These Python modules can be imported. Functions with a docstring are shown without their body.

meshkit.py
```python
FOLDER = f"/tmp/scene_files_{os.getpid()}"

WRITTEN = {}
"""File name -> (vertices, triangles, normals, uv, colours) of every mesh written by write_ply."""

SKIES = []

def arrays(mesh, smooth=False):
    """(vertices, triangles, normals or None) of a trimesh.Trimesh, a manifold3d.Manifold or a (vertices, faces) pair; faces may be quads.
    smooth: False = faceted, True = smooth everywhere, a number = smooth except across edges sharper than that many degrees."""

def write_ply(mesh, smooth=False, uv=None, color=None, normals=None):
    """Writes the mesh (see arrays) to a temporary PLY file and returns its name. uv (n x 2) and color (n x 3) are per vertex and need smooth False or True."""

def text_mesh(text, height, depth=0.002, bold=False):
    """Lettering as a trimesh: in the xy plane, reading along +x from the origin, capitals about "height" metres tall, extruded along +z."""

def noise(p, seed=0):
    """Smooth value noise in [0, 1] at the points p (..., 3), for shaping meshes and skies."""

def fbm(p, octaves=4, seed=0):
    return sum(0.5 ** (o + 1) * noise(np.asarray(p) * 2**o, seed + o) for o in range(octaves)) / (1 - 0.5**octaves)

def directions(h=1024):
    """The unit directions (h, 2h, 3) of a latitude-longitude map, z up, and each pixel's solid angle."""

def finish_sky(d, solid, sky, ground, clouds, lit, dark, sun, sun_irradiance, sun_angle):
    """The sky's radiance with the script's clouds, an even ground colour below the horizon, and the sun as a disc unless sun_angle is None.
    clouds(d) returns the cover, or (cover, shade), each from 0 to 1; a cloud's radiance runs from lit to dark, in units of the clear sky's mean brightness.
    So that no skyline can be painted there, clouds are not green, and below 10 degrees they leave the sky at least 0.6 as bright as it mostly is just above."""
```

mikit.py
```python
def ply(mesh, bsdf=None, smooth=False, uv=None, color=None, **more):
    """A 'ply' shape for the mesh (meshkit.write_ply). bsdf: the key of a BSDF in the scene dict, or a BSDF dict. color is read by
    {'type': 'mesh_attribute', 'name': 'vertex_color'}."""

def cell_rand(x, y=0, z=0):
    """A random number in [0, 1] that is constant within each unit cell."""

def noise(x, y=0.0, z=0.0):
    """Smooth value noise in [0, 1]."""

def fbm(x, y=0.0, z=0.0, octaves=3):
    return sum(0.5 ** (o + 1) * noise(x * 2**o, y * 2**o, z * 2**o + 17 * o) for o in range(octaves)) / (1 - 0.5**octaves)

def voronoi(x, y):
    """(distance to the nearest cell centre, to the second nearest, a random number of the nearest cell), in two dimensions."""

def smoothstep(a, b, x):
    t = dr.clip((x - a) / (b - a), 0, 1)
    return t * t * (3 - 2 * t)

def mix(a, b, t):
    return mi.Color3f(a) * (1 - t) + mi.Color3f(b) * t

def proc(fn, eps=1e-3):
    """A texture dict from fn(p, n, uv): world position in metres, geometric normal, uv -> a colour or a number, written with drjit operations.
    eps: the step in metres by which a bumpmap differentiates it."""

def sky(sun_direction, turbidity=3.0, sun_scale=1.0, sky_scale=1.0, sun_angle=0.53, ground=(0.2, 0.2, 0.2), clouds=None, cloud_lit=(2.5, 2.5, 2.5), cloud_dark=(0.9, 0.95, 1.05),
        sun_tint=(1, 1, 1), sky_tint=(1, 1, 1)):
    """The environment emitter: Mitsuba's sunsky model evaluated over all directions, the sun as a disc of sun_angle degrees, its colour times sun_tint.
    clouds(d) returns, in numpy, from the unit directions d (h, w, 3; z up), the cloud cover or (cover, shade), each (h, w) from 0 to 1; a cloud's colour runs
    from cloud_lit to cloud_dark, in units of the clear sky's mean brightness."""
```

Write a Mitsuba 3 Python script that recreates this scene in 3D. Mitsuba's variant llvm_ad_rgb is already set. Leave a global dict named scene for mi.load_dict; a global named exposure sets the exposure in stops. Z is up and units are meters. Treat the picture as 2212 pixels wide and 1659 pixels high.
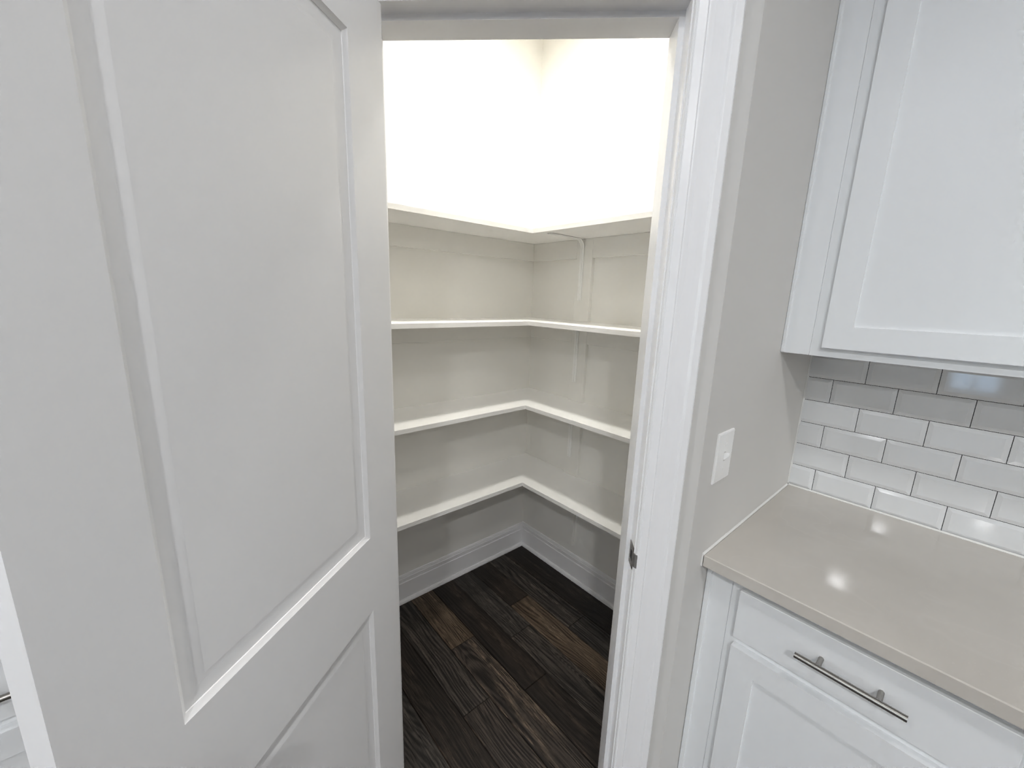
import math, random
import numpy as np
import trimesh
import drjit as dr
import mitsuba as mi
import mikit
from shapely.geometry import Polygon, box as sbox
from mikit import noise, fbm, smoothstep, mix

random.seed(7)
rng = np.random.default_rng(7)
T4 = mi.ScalarTransform4f
scene, labels = {}, {}

# ---------------------------------------------------------------- camera, sky, exposure
CAM_POS = np.array([0.35934, -1.59899, 1.51825])
CAM_M = np.array([[0.65076496, 0.75858269, 0.03251556],
                  [0.17902468, -0.11168131, -0.97748527],
                  [-0.73787202, 0.64193425, -0.20848331]])      # rows: right, down, forward
FOCAL = 878.03                                                  # pixels, picture 2212 wide
_r, _d, _f = CAM_M
_m = np.eye(4)
_m[:3, 0], _m[:3, 1], _m[:3, 2], _m[:3, 3] = -_r, -_d, _f, CAM_POS
scene['camera'] = {'type': 'perspective', 'fov': math.degrees(2 * math.atan(1106 / FOCAL)), 'fov_axis': 'x',
                   'near_clip': 0.01, 'far_clip': 100.0, 'to_world': T4(_m.tolist())}
exposure = 0.0
SKY_SCALE = 60.0
PANTRY_LAMP = (272.0, 266.0, 252.0)
CAN_LAMP = (330.0, 331.0, 334.0)
scene['sky'] = mikit.sky((0.3, 0.8, 0.9), turbidity=3.0, sun_scale=0.0, sky_scale=SKY_SCALE, ground=(0.75, 0.75, 0.72), sky_tint=(1.12, 0.99, 0.86))
scene['sky']['sampling_weight'] = 4.0


# ---------------------------------------------------------------- materials
def rgb(*c):
    return {'type': 'rgb', 'value': list(c)}


def mat(key, d):
    scene[key] = d
    return key


def paint(key, c, rough=0.4, spec=0.4, bump=0.0, freq=220.0):
    base = {'type': 'principled', 'base_color': rgb(*c), 'roughness': rough, 'specular': spec}
    if bump:
        base = {'type': 'bumpmap', 'arbitrary': mikit.proc(lambda p, n, uv: fbm(p.x * freq, p.y * freq, p.z * freq, 2), eps=0.002),
                'scale': bump, 'bsdf': base}
    return mat(key, {'type': 'twosided', 'bsdf': base})


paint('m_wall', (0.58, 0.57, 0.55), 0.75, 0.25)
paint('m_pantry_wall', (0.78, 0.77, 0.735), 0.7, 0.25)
paint('m_ceiling', (0.80, 0.79, 0.77), 0.85, 0.2)
paint('m_trim', (0.80, 0.80, 0.808), 0.30, 0.45)
paint('m_door', (0.74, 0.74, 0.745), 0.34, 0.45)
paint('m_shelf', (0.85, 0.845, 0.825), 0.40, 0.4)
paint('m_cabinet', (0.76, 0.775, 0.785), 0.33, 0.45)
paint('m_plate', (0.80, 0.80, 0.79), 0.25, 0.5)
paint('m_caulk', (0.80, 0.80, 0.78), 0.45, 0.4)
paint('m_grout', (0.10, 0.10, 0.105), 0.9, 0.2)
paint('m_dark', (0.02, 0.02, 0.02), 0.6, 0.3)
mat('m_tile', {'type': 'twosided', 'bsdf': {'type': 'principled', 'base_color': rgb(0.74, 0.755, 0.765), 'roughness': 0.06, 'specular': 0.55}})
mat('m_nickel', {'type': 'twosided', 'bsdf': {'type': 'roughconductor', 'distribution': 'ggx', 'alpha': 0.08,
                                             'specular_reflectance': rgb(0.34, 0.325, 0.305)}})
mat('m_steel_dark', {'type': 'twosided', 'bsdf': {'type': 'roughconductor', 'distribution': 'ggx', 'alpha': 0.22,
                                                 'specular_reflectance': rgb(0.40, 0.39, 0.38)}})
mat('m_glass', {'type': 'thindielectric', 'int_ior': 1.5})


def quartz(p, n, uv):
    cloud = fbm(p.x * 9 + 3, p.y * 9, p.z * 9, 3)
    speck = noise(p.x * 420, p.y * 420, p.z * 420)
    vein = 1 - smoothstep(0.0, 0.018, dr.abs(fbm(p.x * 5 + 11, p.y * 5 + 4, p.z * 5, 4) - 0.52))
    c = mix(mi.Color3f(0.49, 0.46, 0.42), mi.Color3f(0.58, 0.55, 0.505), cloud)
    c = mix(c, mi.Color3f(0.56, 0.53, 0.49), smoothstep(0.80, 0.95, speck) * 0.35)
    return mix(c, mi.Color3f(0.58, 0.55, 0.51), vein * 0.22)


mat('m_quartz', {'type': 'twosided', 'bsdf': {'type': 'principled', 'base_color': mikit.proc(quartz), 'roughness': 0.09, 'specular': 0.5}})

# wood-look planks: (dark, light, streak) tones
PLANK = {'umber': ((0.0055, 0.0038, 0.0030), (0.0190, 0.0135, 0.0105), (0.055, 0.038, 0.027)),
         'grey': ((0.0095, 0.0075, 0.0063), (0.0500, 0.0415, 0.0350), (0.130, 0.106, 0.086)),
         'slate': ((0.0085, 0.0072, 0.0064), (0.0410, 0.0350, 0.0305), (0.095, 0.082, 0.070)),
         'tan': ((0.0240, 0.0155, 0.0092), (0.0880, 0.0620, 0.0420), (0.200, 0.147, 0.100)),
         'mixed': ((0.0090, 0.0066, 0.0054), (0.0500, 0.0390, 0.0318), (0.190, 0.138, 0.098))}




def plank_fn(tones, seed):
    lo, hi, st = tones

    def fn(p, n, uv):
        row = dr.floor((p.y - 0.077) / 0.1235)
        px, py = p.x + row * 3.7, p.y + row * 0.31
        warp = fbm(px * 1.6 + seed, py * 7 + seed * 2, 0.0, 3)
        knot = noise(px * 2.6 + 7 * seed, py * 11, seed + 5)
        u = py * 60 + warp * 9 + smoothstep(0.70, 0.95, knot) * 6
        ring = 0.5 + 0.5 * dr.sin(u * 8.5)
        g = fbm(px * 7 + seed * 3, py * 230 + warp * 12, seed, 4)
        fine = noise(px * 40, py * 1100, seed)
        pore = smoothstep(0.62, 0.80, noise(px * 22 + 3, py * 620, seed + 9))
        c = mix(mi.Color3f(*lo), mi.Color3f(*hi), smoothstep(0.30, 0.70, 0.76 * g + 0.24 * ring))
        patch = smoothstep(0.46, 0.70, fbm(px * 3 + seed * 5, py * 46, seed + 2, 4))
        c = mix(c, mi.Color3f(*st), patch * smoothstep(0.35, 0.75, fine) * (0.35 + 0.65 * g))
        c = c * (1 - 0.45 * pore)
        return c * (0.70 + 0.55 * fine) * (1 - 0.8 * smoothstep(0.93, 0.99, knot))
    return fn


for k_, (nm_, tn_) in enumerate(PLANK.items()):
    mat('m_plank_' + nm_, {'type': 'twosided', 'bsdf': {'type': 'principled', 'base_color': mikit.proc(plank_fn(tn_, 3.7 * k_ + 1.3)),
                                                        'roughness': 0.5, 'specular': 0.3}})


# ---------------------------------------------------------------- mesh helpers
def join(*ms):
    return trimesh.util.concatenate(list(ms))


def cbox(x0, x1, y0, y1, z0, z1, c=0.0):
    """A box, its edges chamfered by c."""
    lo, hi = np.minimum([x0, y0, z0], [x1, y1, z1]), np.maximum([x0, y0, z0], [x1, y1, z1])
    if c <= 0:
        m = trimesh.creation.box(hi - lo)
        m.apply_translation((lo + hi) / 2)
        return m
    pts = []
    for sx in (0, 1):
        for sy in (0, 1):
            for sz in (0, 1):
                p = np.where([sx, sy, sz], hi, lo).astype(float)
                q = np.where([sx, sy, sz], -c, c)
                for a in range(3):
                    r = p + q
                    r[a] = p[a]
                    pts.append(r)
    return trimesh.Trimesh(pts, process=True).convex_hull


def prism(poly, z0, z1):
    m = trimesh.creation.extrude_polygon(poly if isinstance(poly, Polygon) else Polygon(poly), z1 - z0)
    m.apply_translation([0, 0, z0])
    return m


def strip(profile, a, b, across, up=(0, 0, 1)):
    """Extrudes the closed profile [(u, v)] from point a to point b; u runs along `across`, v along `up`."""
    a, b, across, up = (np.asarray(v, float) for v in (a, b, across, up))
    poly = Polygon(profile)
    _, f2 = trimesh.creation.triangulate_polygon(poly, engine='earcut')
    v2, f2 = trimesh.creation.triangulate_polygon(poly, engine='earcut')
    va = a + v2[:, :1] * across + v2[:, 1:] * up
    vb = va + (b - a)
    ring = np.asarray(poly.exterior.coords)[:-1]
    ra = a + ring[:, :1] * across + ring[:, 1:] * up
    rb = ra + (b - a)
    n, k = len(v2), len(ring)
    i = np.arange(k)
    j = (i + 1) % k
    o = 2 * n
    side = np.vstack([np.stack([o + i, o + j, o + k + j], 1), np.stack([o + i, o + k + j, o + k + i], 1)])
    m = trimesh.Trimesh(np.vstack([va, vb, ra, rb]), np.vstack([f2[:, ::-1], f2 + n, side]), process=True)
    m.fix_normals()
    return m


def rod(a, b, r, n=20):
    return trimesh.creation.cylinder(radius=r, segment=[a, b], sections=n)


def lathe(profile, at, axis=(0, 0, 1), n=40):
    m = trimesh.creation.revolve(np.asarray(profile, float), sections=n)
    m.apply_transform(trimesh.geometry.align_vectors([0, 0, 1], axis))
    m.apply_translation(at)
    m.fix_normals()
    return m


def disc_down(r, at, n=40):
    a = np.arange(n) * 2 * math.pi / n
    v = np.vstack([[at], np.stack([at[0] + r * np.cos(a), at[1] + r * np.sin(a), np.full(n, at[2])], 1)])
    i = np.arange(n)
    return trimesh.Trimesh(v, np.stack([np.zeros(n, int), 1 + (i + 1) % n, 1 + i], 1), process=False)


def frame_map(origin, u, v, w):
    """Matrix taking local (x, y, z) to origin + x u + y v + z w."""
    m = np.eye(4)
    m[:3, 0], m[:3, 1], m[:3, 2], m[:3, 3] = u, v, w, origin
    return m


def put(key, mesh, m, smooth=False, parent=None, **kw):
    base = key if parent is None else parent + '__' + key
    k, i = base, 0
    while k in scene or k in THINGS:
        i += 1
        k = f'{base}_{i:03d}'
    scene[k] = mikit.ply(mesh, m, smooth=smooth, **kw)
    return k


THINGS = set()


def thing(key):
    k, i = key, 0
    while k in THINGS or k in scene:
        i += 1
        k = f'{key}_{i:03d}'
    THINGS.add(k)
    return k


def tag(k, label=None, cat=None, group=None, kind=None):
    labels[k] = {a: b for a, b in (('label', label), ('category', cat), ('group', group), ('kind', kind)) if b}
    return k


# ---------------------------------------------------------------- dimensions read off the photograph
S2 = math.sqrt(2)
ZC = 2.77                                   # ceiling
XP, YP = -1.3242, -0.0057                   # pantry inner corner
YW = -0.7257                                # outer corner of the stub wall
WT = 0.115                                  # wall thickness
ROOM_X, ROOM_Y = 4.2, -7.0
T_R, T_L = 0.124, 0.741                     # jamb faces, measured along the diagonal from the outer corner
HEAD = 2.053
CT = 0.914                                  # counter top


def dw(t, n, z=None):
    """Diagonal wall: t metres left of the outer corner, n metres out of the wall face."""
    x, y = -t / S2 + n / S2, YW - t / S2 - n / S2
    return (x, y) if z is None else np.array([x, y, z])


DL = np.array([-1 / S2, -1 / S2, 0])        # along the diagonal to the left
DN = np.array([1 / S2, -1 / S2, 0])         # out of the diagonal wall
T_END = 0.866
Y_ST = dw(T_END, 0)[1]                      # left stub wall face

# ---------------------------------------------------------------- the setting
PANTRY_LIGHT = (-0.74, -0.58)
k = put('ceiling', prism(sbox(XP - 0.12, ROOM_Y - 0.12, ROOM_X + 0.12, 0.13), ZC, ZC + 0.1), 'm_ceiling')
tag(k, 'flat white painted ceiling over kitchen and pantry', kind='structure')

wall_back = put('wall_back', cbox(-0.06, ROOM_X + 0.12, 0.008, 0.13, 0, ZC), 'm_wall')
tag(wall_back, 'light grey painted wall behind the tiles, counter and cabinets', kind='structure')
k = put('wall_pantry_back', cbox(XP - 0.12, -0.06, YP, 0.13, 0, ZC), 'm_pantry_wall')
tag(k, 'pale painted wall behind the right arm of the pantry shelves', kind='structure')
k = put('wall_pantry_left', cbox(XP - 0.12, XP, Y_ST + 0.06, YP, 0, ZC), 'm_pantry_wall')
tag(k, 'pale painted wall behind the left arm of the pantry shelves', kind='structure')
k = put('wall_left', cbox(XP - 0.12, XP, ROOM_Y - 0.12, Y_ST + 0.06, 0, ZC), 'm_wall')
tag(k, 'light grey painted kitchen wall behind the open door', kind='structure')
t_in = (YW + WT / S2 - (Y_ST + WT)) * S2
wr = [(0, YW), (0, 0.008), (-WT, 0.008), (-WT, YW + WT / S2 - (WT - WT / S2)), dw(0.105, -WT), dw(0.105, 0)]
k = put('wall_right', prism(wr, 0, ZC), 'm_wall')
tag(k, 'short light grey wall with a switch between pantry door and counter', kind='structure')
wl = [dw(T_END, 0), (XP, Y_ST), (XP, Y_ST + WT), dw(t_in, -WT), dw(0.760, -WT), dw(0.760, 0)]
k = put('wall_front', prism(wl, 0, ZC), 'm_wall')
tag(k, 'light grey wall left of the pantry door, behind the open door', kind='structure')
k = put('wall_head', prism([dw(0.105, 0), dw(0.760, 0), dw(0.760, -WT), dw(0.105, -WT)], HEAD + 0.02, ZC), 'm_wall')
tag(k, 'light grey wall above the pantry doorway', kind='structure')


def wall_with_holes(u0, u1, holes):
    p = sbox(u0, 0, u1, ZC)
    for h in holes:
        p = p.difference(sbox(*h))
    return p


WIN1 = (0.12, 0.42, 0.62, 1.9)              # far wall: u0, z0, u1, z1
WIN2 = (2.2, 0.95, 3.2, 1.95)
far = prism(wall_with_holes(XP - 0.12, ROOM_X + 0.12, [WIN1, WIN2]), 0, 0.12)
far.apply_transform(frame_map([0, ROOM_Y, 0], [1, 0, 0], [0, 0, 1], [0, -1, 0]))
far.fix_normals()
tag(put('wall_far', far, 'm_wall'), 'light grey far wall of the room with windows', kind='structure')
near = cbox(ROOM_X, ROOM_X + 0.12, ROOM_Y - 0.12, 0.008, 0, ZC)
tag(put('wall_side', near, 'm_wall'), 'light grey side wall of the room', kind='structure')
for i, (u0, z0, u1, z1) in enumerate((WIN1, WIN2)):
    w = thing(f'window_{i + 1}')
    um, zm, y = (u0 + u1) / 2, (z0 + z1) / 2, ROOM_Y - 0.05
    fr = [cbox(u0, u0 + 0.03, y - 0.04, y + 0.06, z0, z1), cbox(u1 - 0.03, u1, y - 0.04, y + 0.06, z0, z1),
          cbox(u0, u1, y - 0.04, y + 0.06, z0, z0 + 0.03), cbox(u0, u1, y - 0.04, y + 0.06, z1 - 0.03, z1),
          cbox(um - 0.02, um + 0.02, y - 0.03, y + 0.04, z0, z1)]
    put('frame', join(*fr), 'm_trim', parent=w)
    for a, b in ((u0 + 0.03, um - 0.02), (um + 0.02, u1 - 0.03)):
        q = trimesh.Trimesh([[a, y, z0 + 0.03], [b, y, z0 + 0.03], [b, y, z1 - 0.03], [a, y, z1 - 0.03]], [[0, 1, 2], [0, 2, 3]], process=False)
        put('pane', q, 'm_glass', parent=w)
    tag(w, ('narrow' if i == 0 else 'wide') + ' white framed window in the far wall', kind='structure')

# ---- floor: a slab, and on it the planks one by one
floor = put('floor', prism(sbox(XP - 0.12, ROOM_Y - 0.12, ROOM_X + 0.12, 0.13), -0.1, -0.0045), 'm_plank_umber')
tag(floor, 'dark grey brown wood plank floor', kind='structure')
PW, Y0 = 0.1235, -0.17
ROWS = {0: (-0.25, ['umber', 'umber']), 1: (-0.681, ['grey', 'slate']), 2: (-0.956, ['umber', 'tan']), 3: (-0.8065, ['slate', 'grey']),
        4: (-0.5775, ['umber', 'umber']), 5: (-0.92, ['tan', 'mixed']), 6: (-0.6445, ['grey', 'mixed']), 7: (-0.42, ['umber', 'umber']),
        8: (-1.02, ['slate', 'slate'])}
tone_names = ['umber', 'grey', 'slate', 'mixed', 'umber', 'grey', 'tan']
PLANK_PARTS = 0
for r in range(0, 24):
    y1 = 0.006 if r == 0 else Y0 - PW * (r - 1)
    y0 = Y0 - PW * r
    joint, tones = ROWS.get(r, (XP + 1.2 * rng.random(), None))
    xs = [XP - 0.02, joint]
    while xs[-1] < 2.3:
        xs.append(xs[-1] + 1.22)
    for q in range(len(xs) - 1):
        a, b = xs[q], xs[q + 1]
        tone = tones[min(q, 1)] if tones and q < 2 else tone_names[int(rng.integers(len(tone_names)))]
        g = 0.0010
        m = cbox(a + g, b - g, y0 + g, y1 - g, -0.0045, 0.0, 0.0018)
        put('plank', m, 'm_plank_' + tone, parent=floor)


# ---- trim: door jamb with stops, casing, baseboards
jamb = thing('trim_1')
RABBET, STOP_END = -0.037, -0.100
for side, t, sgn in (('left', T_L, 1), ('right', T_R, -1)):
    put('side_jamb', prism([dw(t, 0), dw(t + sgn * 0.018, 0), dw(t + sgn * 0.018, -WT), dw(t, -WT)], 0, HEAD + 0.018), 'm_trim', parent=jamb)
    s = prism(Polygon([dw(t, RABBET), dw(t - sgn * 0.011, RABBET), dw(t - sgn * 0.011, STOP_END), dw(t, STOP_END)]), 0, HEAD)
    put('door_stop', s, 'm_trim', parent=jamb)
put('head_jamb', prism([dw(T_R, 0), dw(T_L, 0), dw(T_L, -WT), dw(T_R, -WT)], HEAD, HEAD + 0.018), 'm_trim', parent=jamb)
put('door_stop', prism([dw(T_R, RABBET), dw(T_L, RABBET), dw(T_L, STOP_END), dw(T_R, STOP_END)], HEAD - 0.011, HEAD), 'm_trim', parent=jamb)
tag(jamb, 'white painted door jamb and stops of the pantry doorway', kind='structure')
# strike plate on the right jamb: plate with its hole, and a curved lip
sp = sbox(-0.034, -0.0285, 0.0, 0.0285).difference(sbox(-0.0245, -0.0125, -0.0085, 0.0125))
sm = trimesh.creation.extrude_polygon(sp, 0.0016)
sm.apply_transform(frame_map(dw(T_R, 0, 0.925), DN, [0, 0, 1], DL))
sm.fix_normals()
put('strike_plate', sm, 'm_nickel', parent=jamb)
lip = strip([(0, 0), (0.0016, 0), (0.0014, 0.004), (-0.001, 0.0085), (-0.005, 0.0125), (-0.0062, 0.0115), (-0.0026, 0.0075), (-0.0004, 0.0035)],
            dw(T_R, -0.0005, 0.925 - 0.017), dw(T_R, -0.0005, 0.925 + 0.017), DL, DN)
put('strike_lip', lip, 'm_steel_dark', parent=jamb)
put('strike_pocket', join(strip([(-0.0002, -0.0245), (0.0004, -0.0245), (0.0004, -0.0085), (-0.0002, -0.0085)],
                                dw(T_R, 0, 0.9125), dw(T_R, 0, 0.9375), DL, DN)), 'm_dark', parent=jamb)

casing = thing('trim_2')
CP = [(0, 0), (0, 0.0085), (0.0015, 0.0102), (0.0035, 0.0102), (0.0052, 0.0088), (0.0068, 0.0100), (0.021, 0.0125), (0.0225, 0.0148), (0.0248, 0.0152),
      (0.034, 0.0146), (0.050, 0.0152), (0.062, 0.0165), (0.0655, 0.0182), (0.068, 0.0190), (0.0805, 0.0190), (0.083, 0.0168), (0.083, 0)]
put('side_casing', strip(CP, dw(T_R - 0.003, 0, 0), dw(T_R - 0.003, 0, HEAD + 0.005), -DL, DN), 'm_trim', parent=casing)
put('side_casing', strip(CP, dw(T_L + 0.003, 0, 0), dw(T_L + 0.003, 0, HEAD + 0.005), DL, DN), 'm_trim', parent=casing)
put('head_casing', strip(CP, dw(T_R - 0.086, 0, HEAD + 0.005), dw(T_L + 0.086, 0, HEAD + 0.005), [0, 0, 1], DN), 'm_trim', parent=casing)
tag(casing, 'white moulded casing around the pantry doorway', kind='structure')

BB = [(0, 0), (0.0140, 0), (0.0140, 0.106), (0.0126, 0.1085), (0.0100, 0.1095), (0.0100, 0.1120), (0.0116, 0.1135), (0.0116, 0.1290), (0.0084, 0.1310), (0.0084, 0.1335),
      (0.0074, 0.138), (0.0048, 0.1445), (0.003, 0.147), (0, 0.147)]
SHOE = [(0.0135, 0), (0.0265, 0)] + [(0.0135 + 0.013 * math.cos(a), 0.019 * math.sin(a)) for a in np.linspace(0.2, math.pi / 2, 6)]
X_IN, Y_IN = -WT, Y_ST + WT
for nm, a, b, across in (('baseboard_left', (XP, YP, 0), (XP, Y_IN, 0), (1, 0, 0)), ('baseboard_back', (XP, YP, 0), (X_IN, YP, 0), (0, -1, 0))):
    k = thing(nm)
    put('board', strip(BB, a, b, across), 'm_trim', parent=k)
    put('shoe_moulding', strip(SHOE, a, b, across), 'm_trim', parent=k)
    tag(k, 'white pantry baseboard with shoe moulding along the ' + ('left wall' if 'left' in nm else 'right wall'), kind='structure')

# ---------------------------------------------------------------- the open door
E2 = np.array([-0.4832, -1.2202])
DD = np.array([0.59587, -0.80308, 0.0])     # from hinge edge to free edge
NN = np.array([0.80308, 0.59587, 0.0])      # out of the visible face
DW, DT, DZ0, DZ1 = 0.615, 0.036, 0.012, 2.043
door = thing('door_1')
MDOOR = frame_map([E2[0], E2[1], 0], DD, [0, 0, 1], NN)         # local: x across, y up, z out of the face
PAN = ((0.1105, 1.0065, 0.5095, 1.944), (0.1105, 0.235, 0.5095, 0.830))
face = sbox(0, DZ0, DW, DZ1)
for q in PAN:
    face = face.difference(sbox(*q))
c_ = 0.0015
slab = trimesh.creation.extrude_polygon(face, DT)
slab.apply_translation([0, 0, -DT])
slab.apply_transform(MDOOR)
slab.fix_normals()
put('slab', slab, 'm_door', parent=door)
RING = [(0, 0), (0.0010, -0.0012), (0.0040, -0.0040), (0.0070, -0.0060), (0.0076, -0.0076), (0.0086, -0.0079), (0.0180, -0.0096), (0.0240, -0.0100), (0.0262, -0.0099), (0.0280, -0.0094), (0.0355, -0.0070), (0.0368, -0.0068)]
for (x0, y0, x1, y1) in PAN:
    vs, fs = [], []
    for zsign, base in ((1, 0.0), (-1, -DT)):
        o = len(vs)
        for off, dep in RING:
            vs += [[x0 + off, y0 + off, base + zsign * dep], [x1 - off, y0 + off, base + zsign * dep], [x1 - off, y1 - off, base + zsign * dep], [x0 + off, y1 - off, base + zsign * dep]]
        for i in range(len(RING) - 1):
            for j in range(4):
                a, b = o + 4 * i + j, o + 4 * i + (j + 1) % 4
                q = [[a, b, b + 4], [a, b + 4, a + 4]]
                fs += q if zsign > 0 else [t[::-1] for t in q]
        e = o + 4 * (len(RING) - 1)
        q = [[e, e + 1, e + 2], [e, e + 2, e + 3]]
        fs += q if zsign > 0 else [t[::-1] for t in q]
    pm = trimesh.Trimesh(vs, fs, process=False)
    pm.apply_transform(MDOOR)
    put('moulded_panel', pm, 'm_door', smooth=28, parent=door)
for side in (1, -1):                        # knob on each face
    prof = [(0, 0), (0.032, 0), (0.032, 0.004), (0.028, 0.008), (0.013, 0.012), (0.011, 0.030), (0.016, 0.036), (0.026, 0.045), (0.0275, 0.054), (0.023, 0.063), (0.010, 0.067), (0, 0.0675)]
    at = np.array([E2[0], E2[1], 0.925]) + DD * 0.555 + (NN * 0.0 if side > 0 else -NN * DT)
    put('knob', lathe(prof, at, NN * side), 'm_nickel', smooth=35, parent=door)
for z in (0.25, 1.03, 1.82):                # hinge barrels at the jamb
    b = dw(T_L + 0.002, 0.012, z)
    put('hinge', rod(b - [0, 0, 0.044], b + [0, 0, 0.044], 0.006), 'm_nickel', smooth=35, parent=door)
tag(door, 'white two-panel moulded door standing open towards the camera', kind='structure')
labels[door + '__knob'] = {'label': 'satin nickel door knob'}

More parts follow.
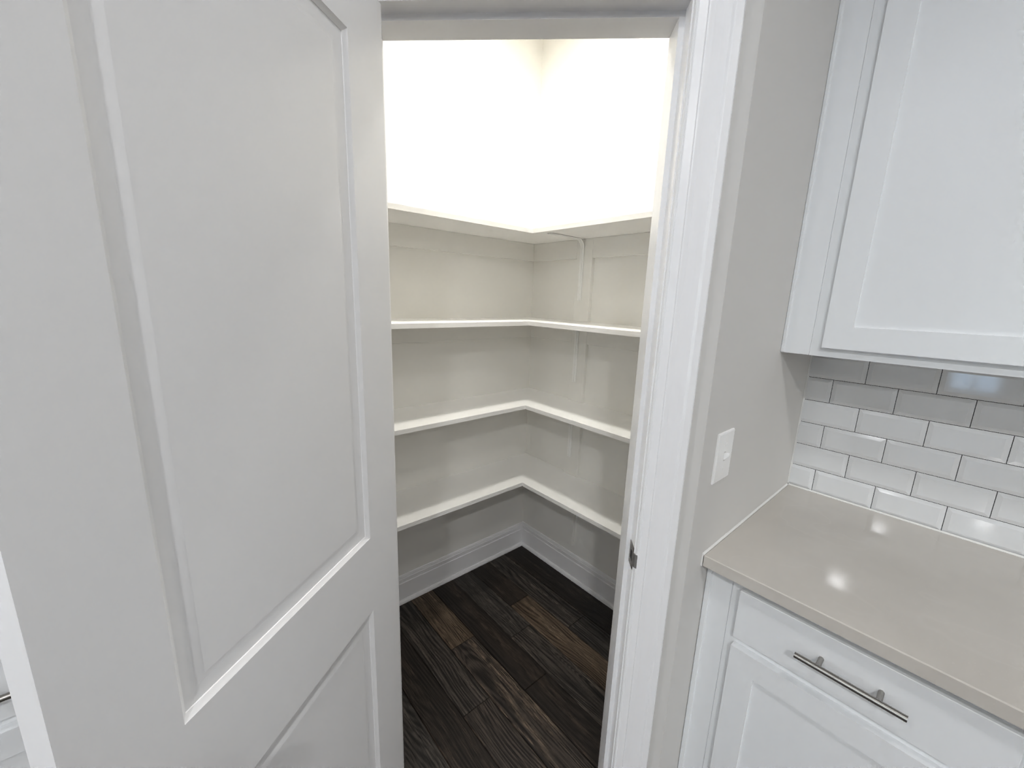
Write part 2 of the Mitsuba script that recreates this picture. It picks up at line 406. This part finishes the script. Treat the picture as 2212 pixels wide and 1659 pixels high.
# ---------------------------------------------------------------- pantry shelves
TH, DEP = 0.0184, 0.2862
BX0, BX1 = -1.003, -0.908                   # the vertical batten
SZ = [1.8189, 1.4108, 1.0064, 0.6013]
names = ['top', 'second', 'third', 'lowest']
look = ['topmost white L-shaped pantry shelf, above eye level, its underside in view', 'second white L-shaped pantry shelf from the top, seen almost edge-on',
        'third white L-shaped pantry shelf from the top, between the edge-on one and the lowest', 'lowest white L-shaped pantry shelf, just above the baseboard and floor']
for i, z in enumerate(SZ):
    s = thing('pantry_shelf')
    pl = Polygon([(XP, YP), (X_IN, YP), (X_IN, YP - DEP), (XP + DEP, YP - DEP), (XP + DEP, Y_IN), (XP, Y_IN)])
    put('board', prism(pl, z - TH, z), 'm_shelf', parent=s)
    b = z - TH
    put('wall_cleat', cbox(XP, XP + 0.018, YP - 0.018, Y_IN, b - 0.089, b, 0.0015), 'm_pantry_wall', parent=s)
    put('wall_cleat', cbox(XP, BX0, YP - 0.018, YP, b - 0.089, b, 0.0015), 'm_pantry_wall', parent=s)
    put('wall_cleat', cbox(BX1, X_IN, YP - 0.018, YP, b - 0.089, b, 0.0015), 'm_pantry_wall', parent=s)
    lo = SZ[i + 1] if i < 3 else 0.20
    put('upright_batten', cbox(BX0, BX1, YP - 0.0185, YP, lo, b, 0.0015), 'm_pantry_wall', parent=s)
    if i < 3:                               # pressed steel angle bracket
        yb, R = YP - 0.0185, 0.042
        path = [(yb - 0.235, b - 0.0025), (yb - R - 0.004, b - 0.0025)]
        path += [(yb - 0.0025 - R + R * math.sin(a), b - 0.0025 - R + R * math.cos(a)) for a in np.linspace(0.2, math.pi / 2 - 0.1, 7)]
        path += [(yb - 0.0025, b - R - 0.006), (yb - 0.0025, b - 0.287)]
        path = np.array(path)
        for key, wd, th in (('bracket', 0.025, 0.0024), ('bracket_rib', 0.008, 0.0066)):
            tn = np.gradient(path, axis=0)
            tn /= np.linalg.norm(tn, axis=1, keepdims=True)
            nr = np.stack([tn[:, 1], -tn[:, 0]], 1)         # towards the room, below the arm
            vs, fs, xc = [], [], -0.970
            for (py, pz), (ny, nz) in zip(path, nr):
                for dx, dn in ((-wd / 2, -th * 0.3), (wd / 2, -th * 0.3), (wd / 2 * 0.8, th * 0.7), (-wd / 2 * 0.8, th * 0.7)):
                    vs.append([xc + dx, py + ny * dn, pz + nz * dn])
            for q in range(len(path) - 1):
                for j in range(4):
                    a, c = 4 * q + j, 4 * q + (j + 1) % 4
                    fs += [[a, c, c + 4], [a, c + 4, a + 4]]
            e = 4 * (len(path) - 1)
            fs += [[0, 2, 1], [0, 3, 2], [e, e + 1, e + 2], [e, e + 2, e + 3]]
            bm = trimesh.Trimesh(vs, fs, process=False)
            bm.fix_normals()
            put(key, bm, 'm_shelf', parent=s)
    tag(s, look[i], 'shelf', 'pantry shelves')

# ---------------------------------------------------------------- kitchen, right
# bevelled subway tiles and their grout
tile_w, tile_h, bev, g = 0.1524, 0.0762, 0.0105, 0.0009
put('grout', cbox(0.001, 1.12, 0.0054, 0.0085, CT + 0.0005, 1.47), 'm_grout', parent=wall_back)
rng_t = np.random.default_rng(3)
for row in range(7):
    z0, z1 = CT + row * tile_h + g, CT + (row + 1) * tile_h - g
    x = (0.0699 if row % 2 == 0 else 0.1465) - tile_w
    while x < 1.1:
        a, b = max(x + g, 0.004), min(x + tile_w - g, 1.115)
        if b - a > 0.02:
            la, lb = (0 if x < 0 else bev), bev
            t = 0.0040
            fl = 0.0005 * (rng_t.random(2) - 0.5)
            v = [[a, 0.008, z0], [b, 0.008, z0], [b, 0.008, z1], [a, 0.008, z1], [a, t, z0], [b, t, z0], [b, t, z1], [a, t, z1],
                 [a + la, 0, z0 + bev], [b - lb, 0, z0 + bev], [b - lb, 0, z1 - bev], [a + la, 0, z1 - bev]]
            tm = trimesh.Trimesh(v, process=True).convex_hull
            put('tile', tm, 'm_tile', parent=wall_back)
        x += tile_w

YF, YC = -0.598, -0.6466                    # cabinet face, counter front


def shaker_door(parent, key, x0, x1, z0, z1, face, T, stile=0.0555, th=0.0195):
    """A frame with a recessed flat panel; local x across, y up, z out. T maps local to world."""
    fr = trimesh.creation.extrude_polygon(sbox(x0, z0, x1, z1).difference(sbox(x0 + stile, z0 + stile, x1 - stile, z1 - stile)), th)
    fr.apply_translation([0, 0, face])
    fr.apply_transform(T)
    fr.fix_normals()
    d = put(key, fr, 'm_cabinet', parent=parent)
    pn = cbox(x0 + stile - 0.002, x1 - stile + 0.002, z0 + stile - 0.002, z1 - stile + 0.002, face + 0.004, face + th - 0.0075)
    pn.apply_transform(T)
    put('panel', pn, 'm_cabinet', parent=d)
    return d


def placed(m, T):
    m = m.copy()
    m.apply_transform(T)
    return m


def bar_pull(cx, cz, face, T, L=0.176, sp=0.096):
    """Bar handle with two posts, as one mesh in world space."""
    out = face + 0.033
    bar = trimesh.creation.cylinder(radius=0.006, segment=[(cx - L / 2, cz, out), (cx + L / 2, cz, out)], sections=24)
    posts = [trimesh.creation.cylinder(radius=0.0048, segment=[(cx + s * sp / 2, cz, face - 0.001), (cx + s * sp / 2, cz, out)], sections=20) for s in (-1, 1)]
    return placed(join(bar, *posts), T)


def base_cabinet(T, x0, x1, filler, depth, label, group=None):
    """Local x along the run, y up, z from the wall towards the room; the face stands at z = depth."""
    c = thing('base_cabinet')
    put('body', placed(join(cbox(x0, x1, 0.105, 0.883, 0.003, depth, 0.001), cbox(x0, x1, 0.0, 0.105, 0.003, depth - 0.075)), T), 'm_cabinet', parent=c)
    if filler:
        put('filler', placed(cbox(x0 - filler + 0.0008, x0 - 0.0006, 0.0, 0.883, depth - 0.02, depth - 0.0004, 0.0008), T), 'm_cabinet', parent=c)
        put('scribe_moulding', placed(cbox(x0 - filler + 0.001, x0 - filler + 0.0145, 0.0, 0.882, depth - 0.002, depth + 0.006, 0.002), T), 'm_cabinet', parent=c)
    a, b = x0 + 0.023, x1 - 0.022
    d = put('drawer', placed(cbox(a, b, 0.7235, 0.852, depth + 0.0005, depth + 0.020, 0.0015), T), 'm_cabinet', parent=c)
    put('handle', bar_pull((a + b) / 2, 0.794, depth + 0.020, T), 'm_nickel', smooth=40, parent=d)
    shaker_door(c, 'door', a, b, 0.130, 0.6985, depth + 0.0005, T, stile=0.0575)
    tag(c, label, 'cabinet', group)
    return c


TB = frame_map([0, 0.008, 0], [1, 0, 0], [0, 0, 1], [0, -1, 0])          # against the tiled wall
base_cabinet(TB, 0.063, 0.542, 0.063, -YF + 0.008, 'white base cabinet with bar-handled drawer, under the beige countertop next to the door casing')
base_cabinet(TB, 0.5425, 1.05, 0, -YF + 0.008, 'white base cabinet at the right end of the beige countertop')


def upper_cabinet(x0, x1, filler, label):
    c = thing('upper_cabinet')
    dep = 0.3148 + 0.008
    z0, z1 = 1.3955, 2.31
    body = join(cbox(x0, x0 + 0.016, z0, z1, 0.003, dep - 0.019), cbox(x1 - 0.016, x1, z0, z1, 0.003, dep - 0.019), cbox(x0, x1, z1 - 0.016, z1, 0.003, dep - 0.019),
                cbox(x0, x1, z0 + 0.012, z0 + 0.026, 0.003, dep - 0.019))
    put('body', placed(body, TB), 'm_cabinet', parent=c)
    ff = trimesh.creation.extrude_polygon(sbox(x0, z0, x1, z1).difference(sbox(x0 + 0.038, z0 + 0.038, x1 - 0.038, z1 - 0.038)), 0.019)
    ff.apply_translation([0, 0, dep - 0.019])
    put('face_frame', placed(ff, TB), 'm_cabinet', parent=c)
    if filler:
        put('filler', placed(cbox(x0 - filler, x0 - 0.0006, z0, z1, dep - 0.02, dep - 0.0004, 0.0008), TB), 'm_cabinet', parent=c)
        put('scribe_moulding', placed(cbox(x0 - filler, x0 - filler + 0.009, z0 + 0.001, z1, dep - 0.002, dep + 0.005, 0.002), TB), 'm_cabinet', parent=c)
    shaker_door(c, 'door', x0 + 0.0275, x1 - 0.024, z0 + 0.024, z1 - 0.024, dep + 0.0005, TB, stile=0.0552)
    tag(c, label, 'cabinet')


upper_cabinet(0.066, 0.554, 0.066, 'white shaker wall cabinet above the tiled backsplash, next to the grey switch wall')
upper_cabinet(0.5545, 1.05, 0, 'white shaker wall cabinet at the right end of the tiled backsplash')

# countertop with its caulk beads
ct = thing('countertop')
put('slab', cbox(0.0035, 1.12, YC, -0.0006, 0.8832, CT, 0.0022), 'm_quartz', parent=ct)
bead = [(0, 0), (0.0042, 0), (0.0022, 0.0012), (0.0011, 0.0026), (0, 0.0046)]
put('caulk_bead', strip(bead, (0.0003, YC - 0.001, CT - 0.0004), (0.0003, -0.001, CT - 0.0004), (1, 0, 0)), 'm_caulk', parent=ct, )
put('caulk_bead', strip([(0, 0), (0.0036, 0), (0.0036, 0.0010), (0, 0.0010)], (0, YC, 0.8832), (0, YC, CT + 0.0035), (1, 0, 0), (0, -1, 0)), 'm_caulk', parent=ct)
put('caulk_bead', strip(bead, (0.004, -0.0002, CT - 0.0004), (1.115, -0.0002, CT - 0.0004), (0, -1, 0)), 'm_caulk', parent=ct)
put('caulk_bead', strip([(0, 0), (0.0045, 0), (0.0018, 0.0022), (0, 0.005)], (0.0002, 0.003, CT + 0.004), (0.0002, 0.003, 1.40), (1, 0, 0), (0, -1, 0)), 'm_caulk', parent=wall_back)
tag(ct, 'polished beige quartz countertop against the tiled backsplash', 'countertop')

# light switch
sw = thing('light_switch')
SWT = frame_map([0, -0.613, 1.1645], [0, 1, 0], [0, 0, 1], [1, 0, 0])    # local x along +y, y up, z out of the wall
w2, h2 = 0.0435, 0.062
plate = trimesh.Trimesh([[sx * (w2 - i_), sy * (h2 - i_), zz] for zz, i_ in ((0.0, 0.0), (0.0028, 0.0), (0.0052, 0.003)) for sx in (-1, 1) for sy in (-1, 1)]).convex_hull
hole = trimesh.creation.box([0.0104, 0.0240, 0.02])
plate = trimesh.boolean.difference([plate, hole], engine='manifold')
put('plate', placed(plate, SWT), 'm_plate', parent=sw)
put('toggle_slot', placed(cbox(-0.0052, 0.0052, -0.0120, 0.0120, 0.0002, 0.0012), SWT), 'm_dark', parent=sw)
tg = trimesh.Trimesh([[sx * a, y, z] for sx in (-1, 1) for a, y, z in ((0.0046, -0.0098, 0.001), (0.0046, 0.0086, 0.001), (0.0042, -0.0085, 0.0056), (0.0042, 0.0082, 0.0056), (0.0034, 0.0105, 0.0165), (0.0034, 0.0050, 0.0172))]).convex_hull
put('toggle', placed(tg, SWT), 'm_plate', parent=sw)
for s in (-1, 1):
    scw = join(cbox(-0.0034, 0.0034, s * 0.0302 + 0.0006, s * 0.0302 + 0.0034, 0.005, 0.0060), cbox(-0.0034, 0.0034, s * 0.0302 - 0.0034, s * 0.0302 - 0.0006, 0.005, 0.0060))
    put('screw', placed(scw, SWT), 'm_plate', parent=sw)
tag(sw, 'white toggle light switch on the grey wall above the countertop corner', 'light switch')

# ---------------------------------------------------------------- kitchen, left: base cabinets behind the open door
TLW = frame_map([XP, Y_ST, 0], [0, -1, 0], [0, 0, 1], [1, 0, 0])
base_cabinet(TLW, 0.066, 0.371, 0.066, 0.61, 'narrow white base cabinet hidden behind the open door, nearest the pantry')
base_cabinet(TLW, 0.3715, 0.8685, 0, 0.61, 'white base cabinet glimpsed past the free edge of the open door, bottom left')
ct2 = thing('countertop')
put('slab', placed(cbox(0.001, 0.90, 0.8832, CT, 0.002, 0.6466, 0.0022), TLW), 'm_quartz', parent=ct2)
tag(ct2, 'beige quartz countertop behind the open door', 'countertop')

# ---------------------------------------------------------------- lamps
pl = thing('ceiling_light')
px, py = PANTRY_LIGHT
put('base', lathe([(0, 0), (0.092, 0), (0.092, -0.014), (0.086, -0.024), (0.072, -0.026), (0.072, -0.022), (0, -0.022)], (px, py, ZC)), 'm_plate', smooth=35, parent=pl)
put('lens', disc_down(0.071, (px, py, ZC - 0.0262)), 'm_plate', parent=pl, emitter={'type': 'area', 'radiance': rgb(*PANTRY_LAMP), 'sampling_weight': 4.0})
tag(pl, 'round flush disc light on the pantry ceiling', 'ceiling light')
CANS = [(0.6, -1.53, 0.54), (1.5, -1.42, 0.3), (1.5, -2.79, 2.6), (-0.13, -2.86, 0.9), (-0.05, -4.4, 1.1), (1.5, -4.25, 1.3), (3.0, -1.42, 1.0), (3.0, -2.79, 1.0), (3.0, -4.25, 1.0), (0.75, -5.7, 1.2), (2.3, -5.7, 1.2)]
for x, y, power in CANS:
    cn = thing('recessed_light')
    put('trim_ring', lathe([(0.062, -0.002), (0.088, -0.003), (0.092, -0.001), (0.092, 0.0), (0.062, 0.0), (0.062, -0.002)], (x, y, ZC)), 'm_plate', smooth=35, parent=cn)
    put('lens', disc_down(0.0615, (x, y, ZC - 0.0015)), 'm_plate', parent=cn, emitter={'type': 'area', 'radiance': rgb(*[power * c for c in CAN_LAMP]), 'sampling_weight': 0.4 + power})
    tag(cn, 'round recessed downlight in the kitchen ceiling', 'recessed light', 'recessed lights in the kitchen ceiling')
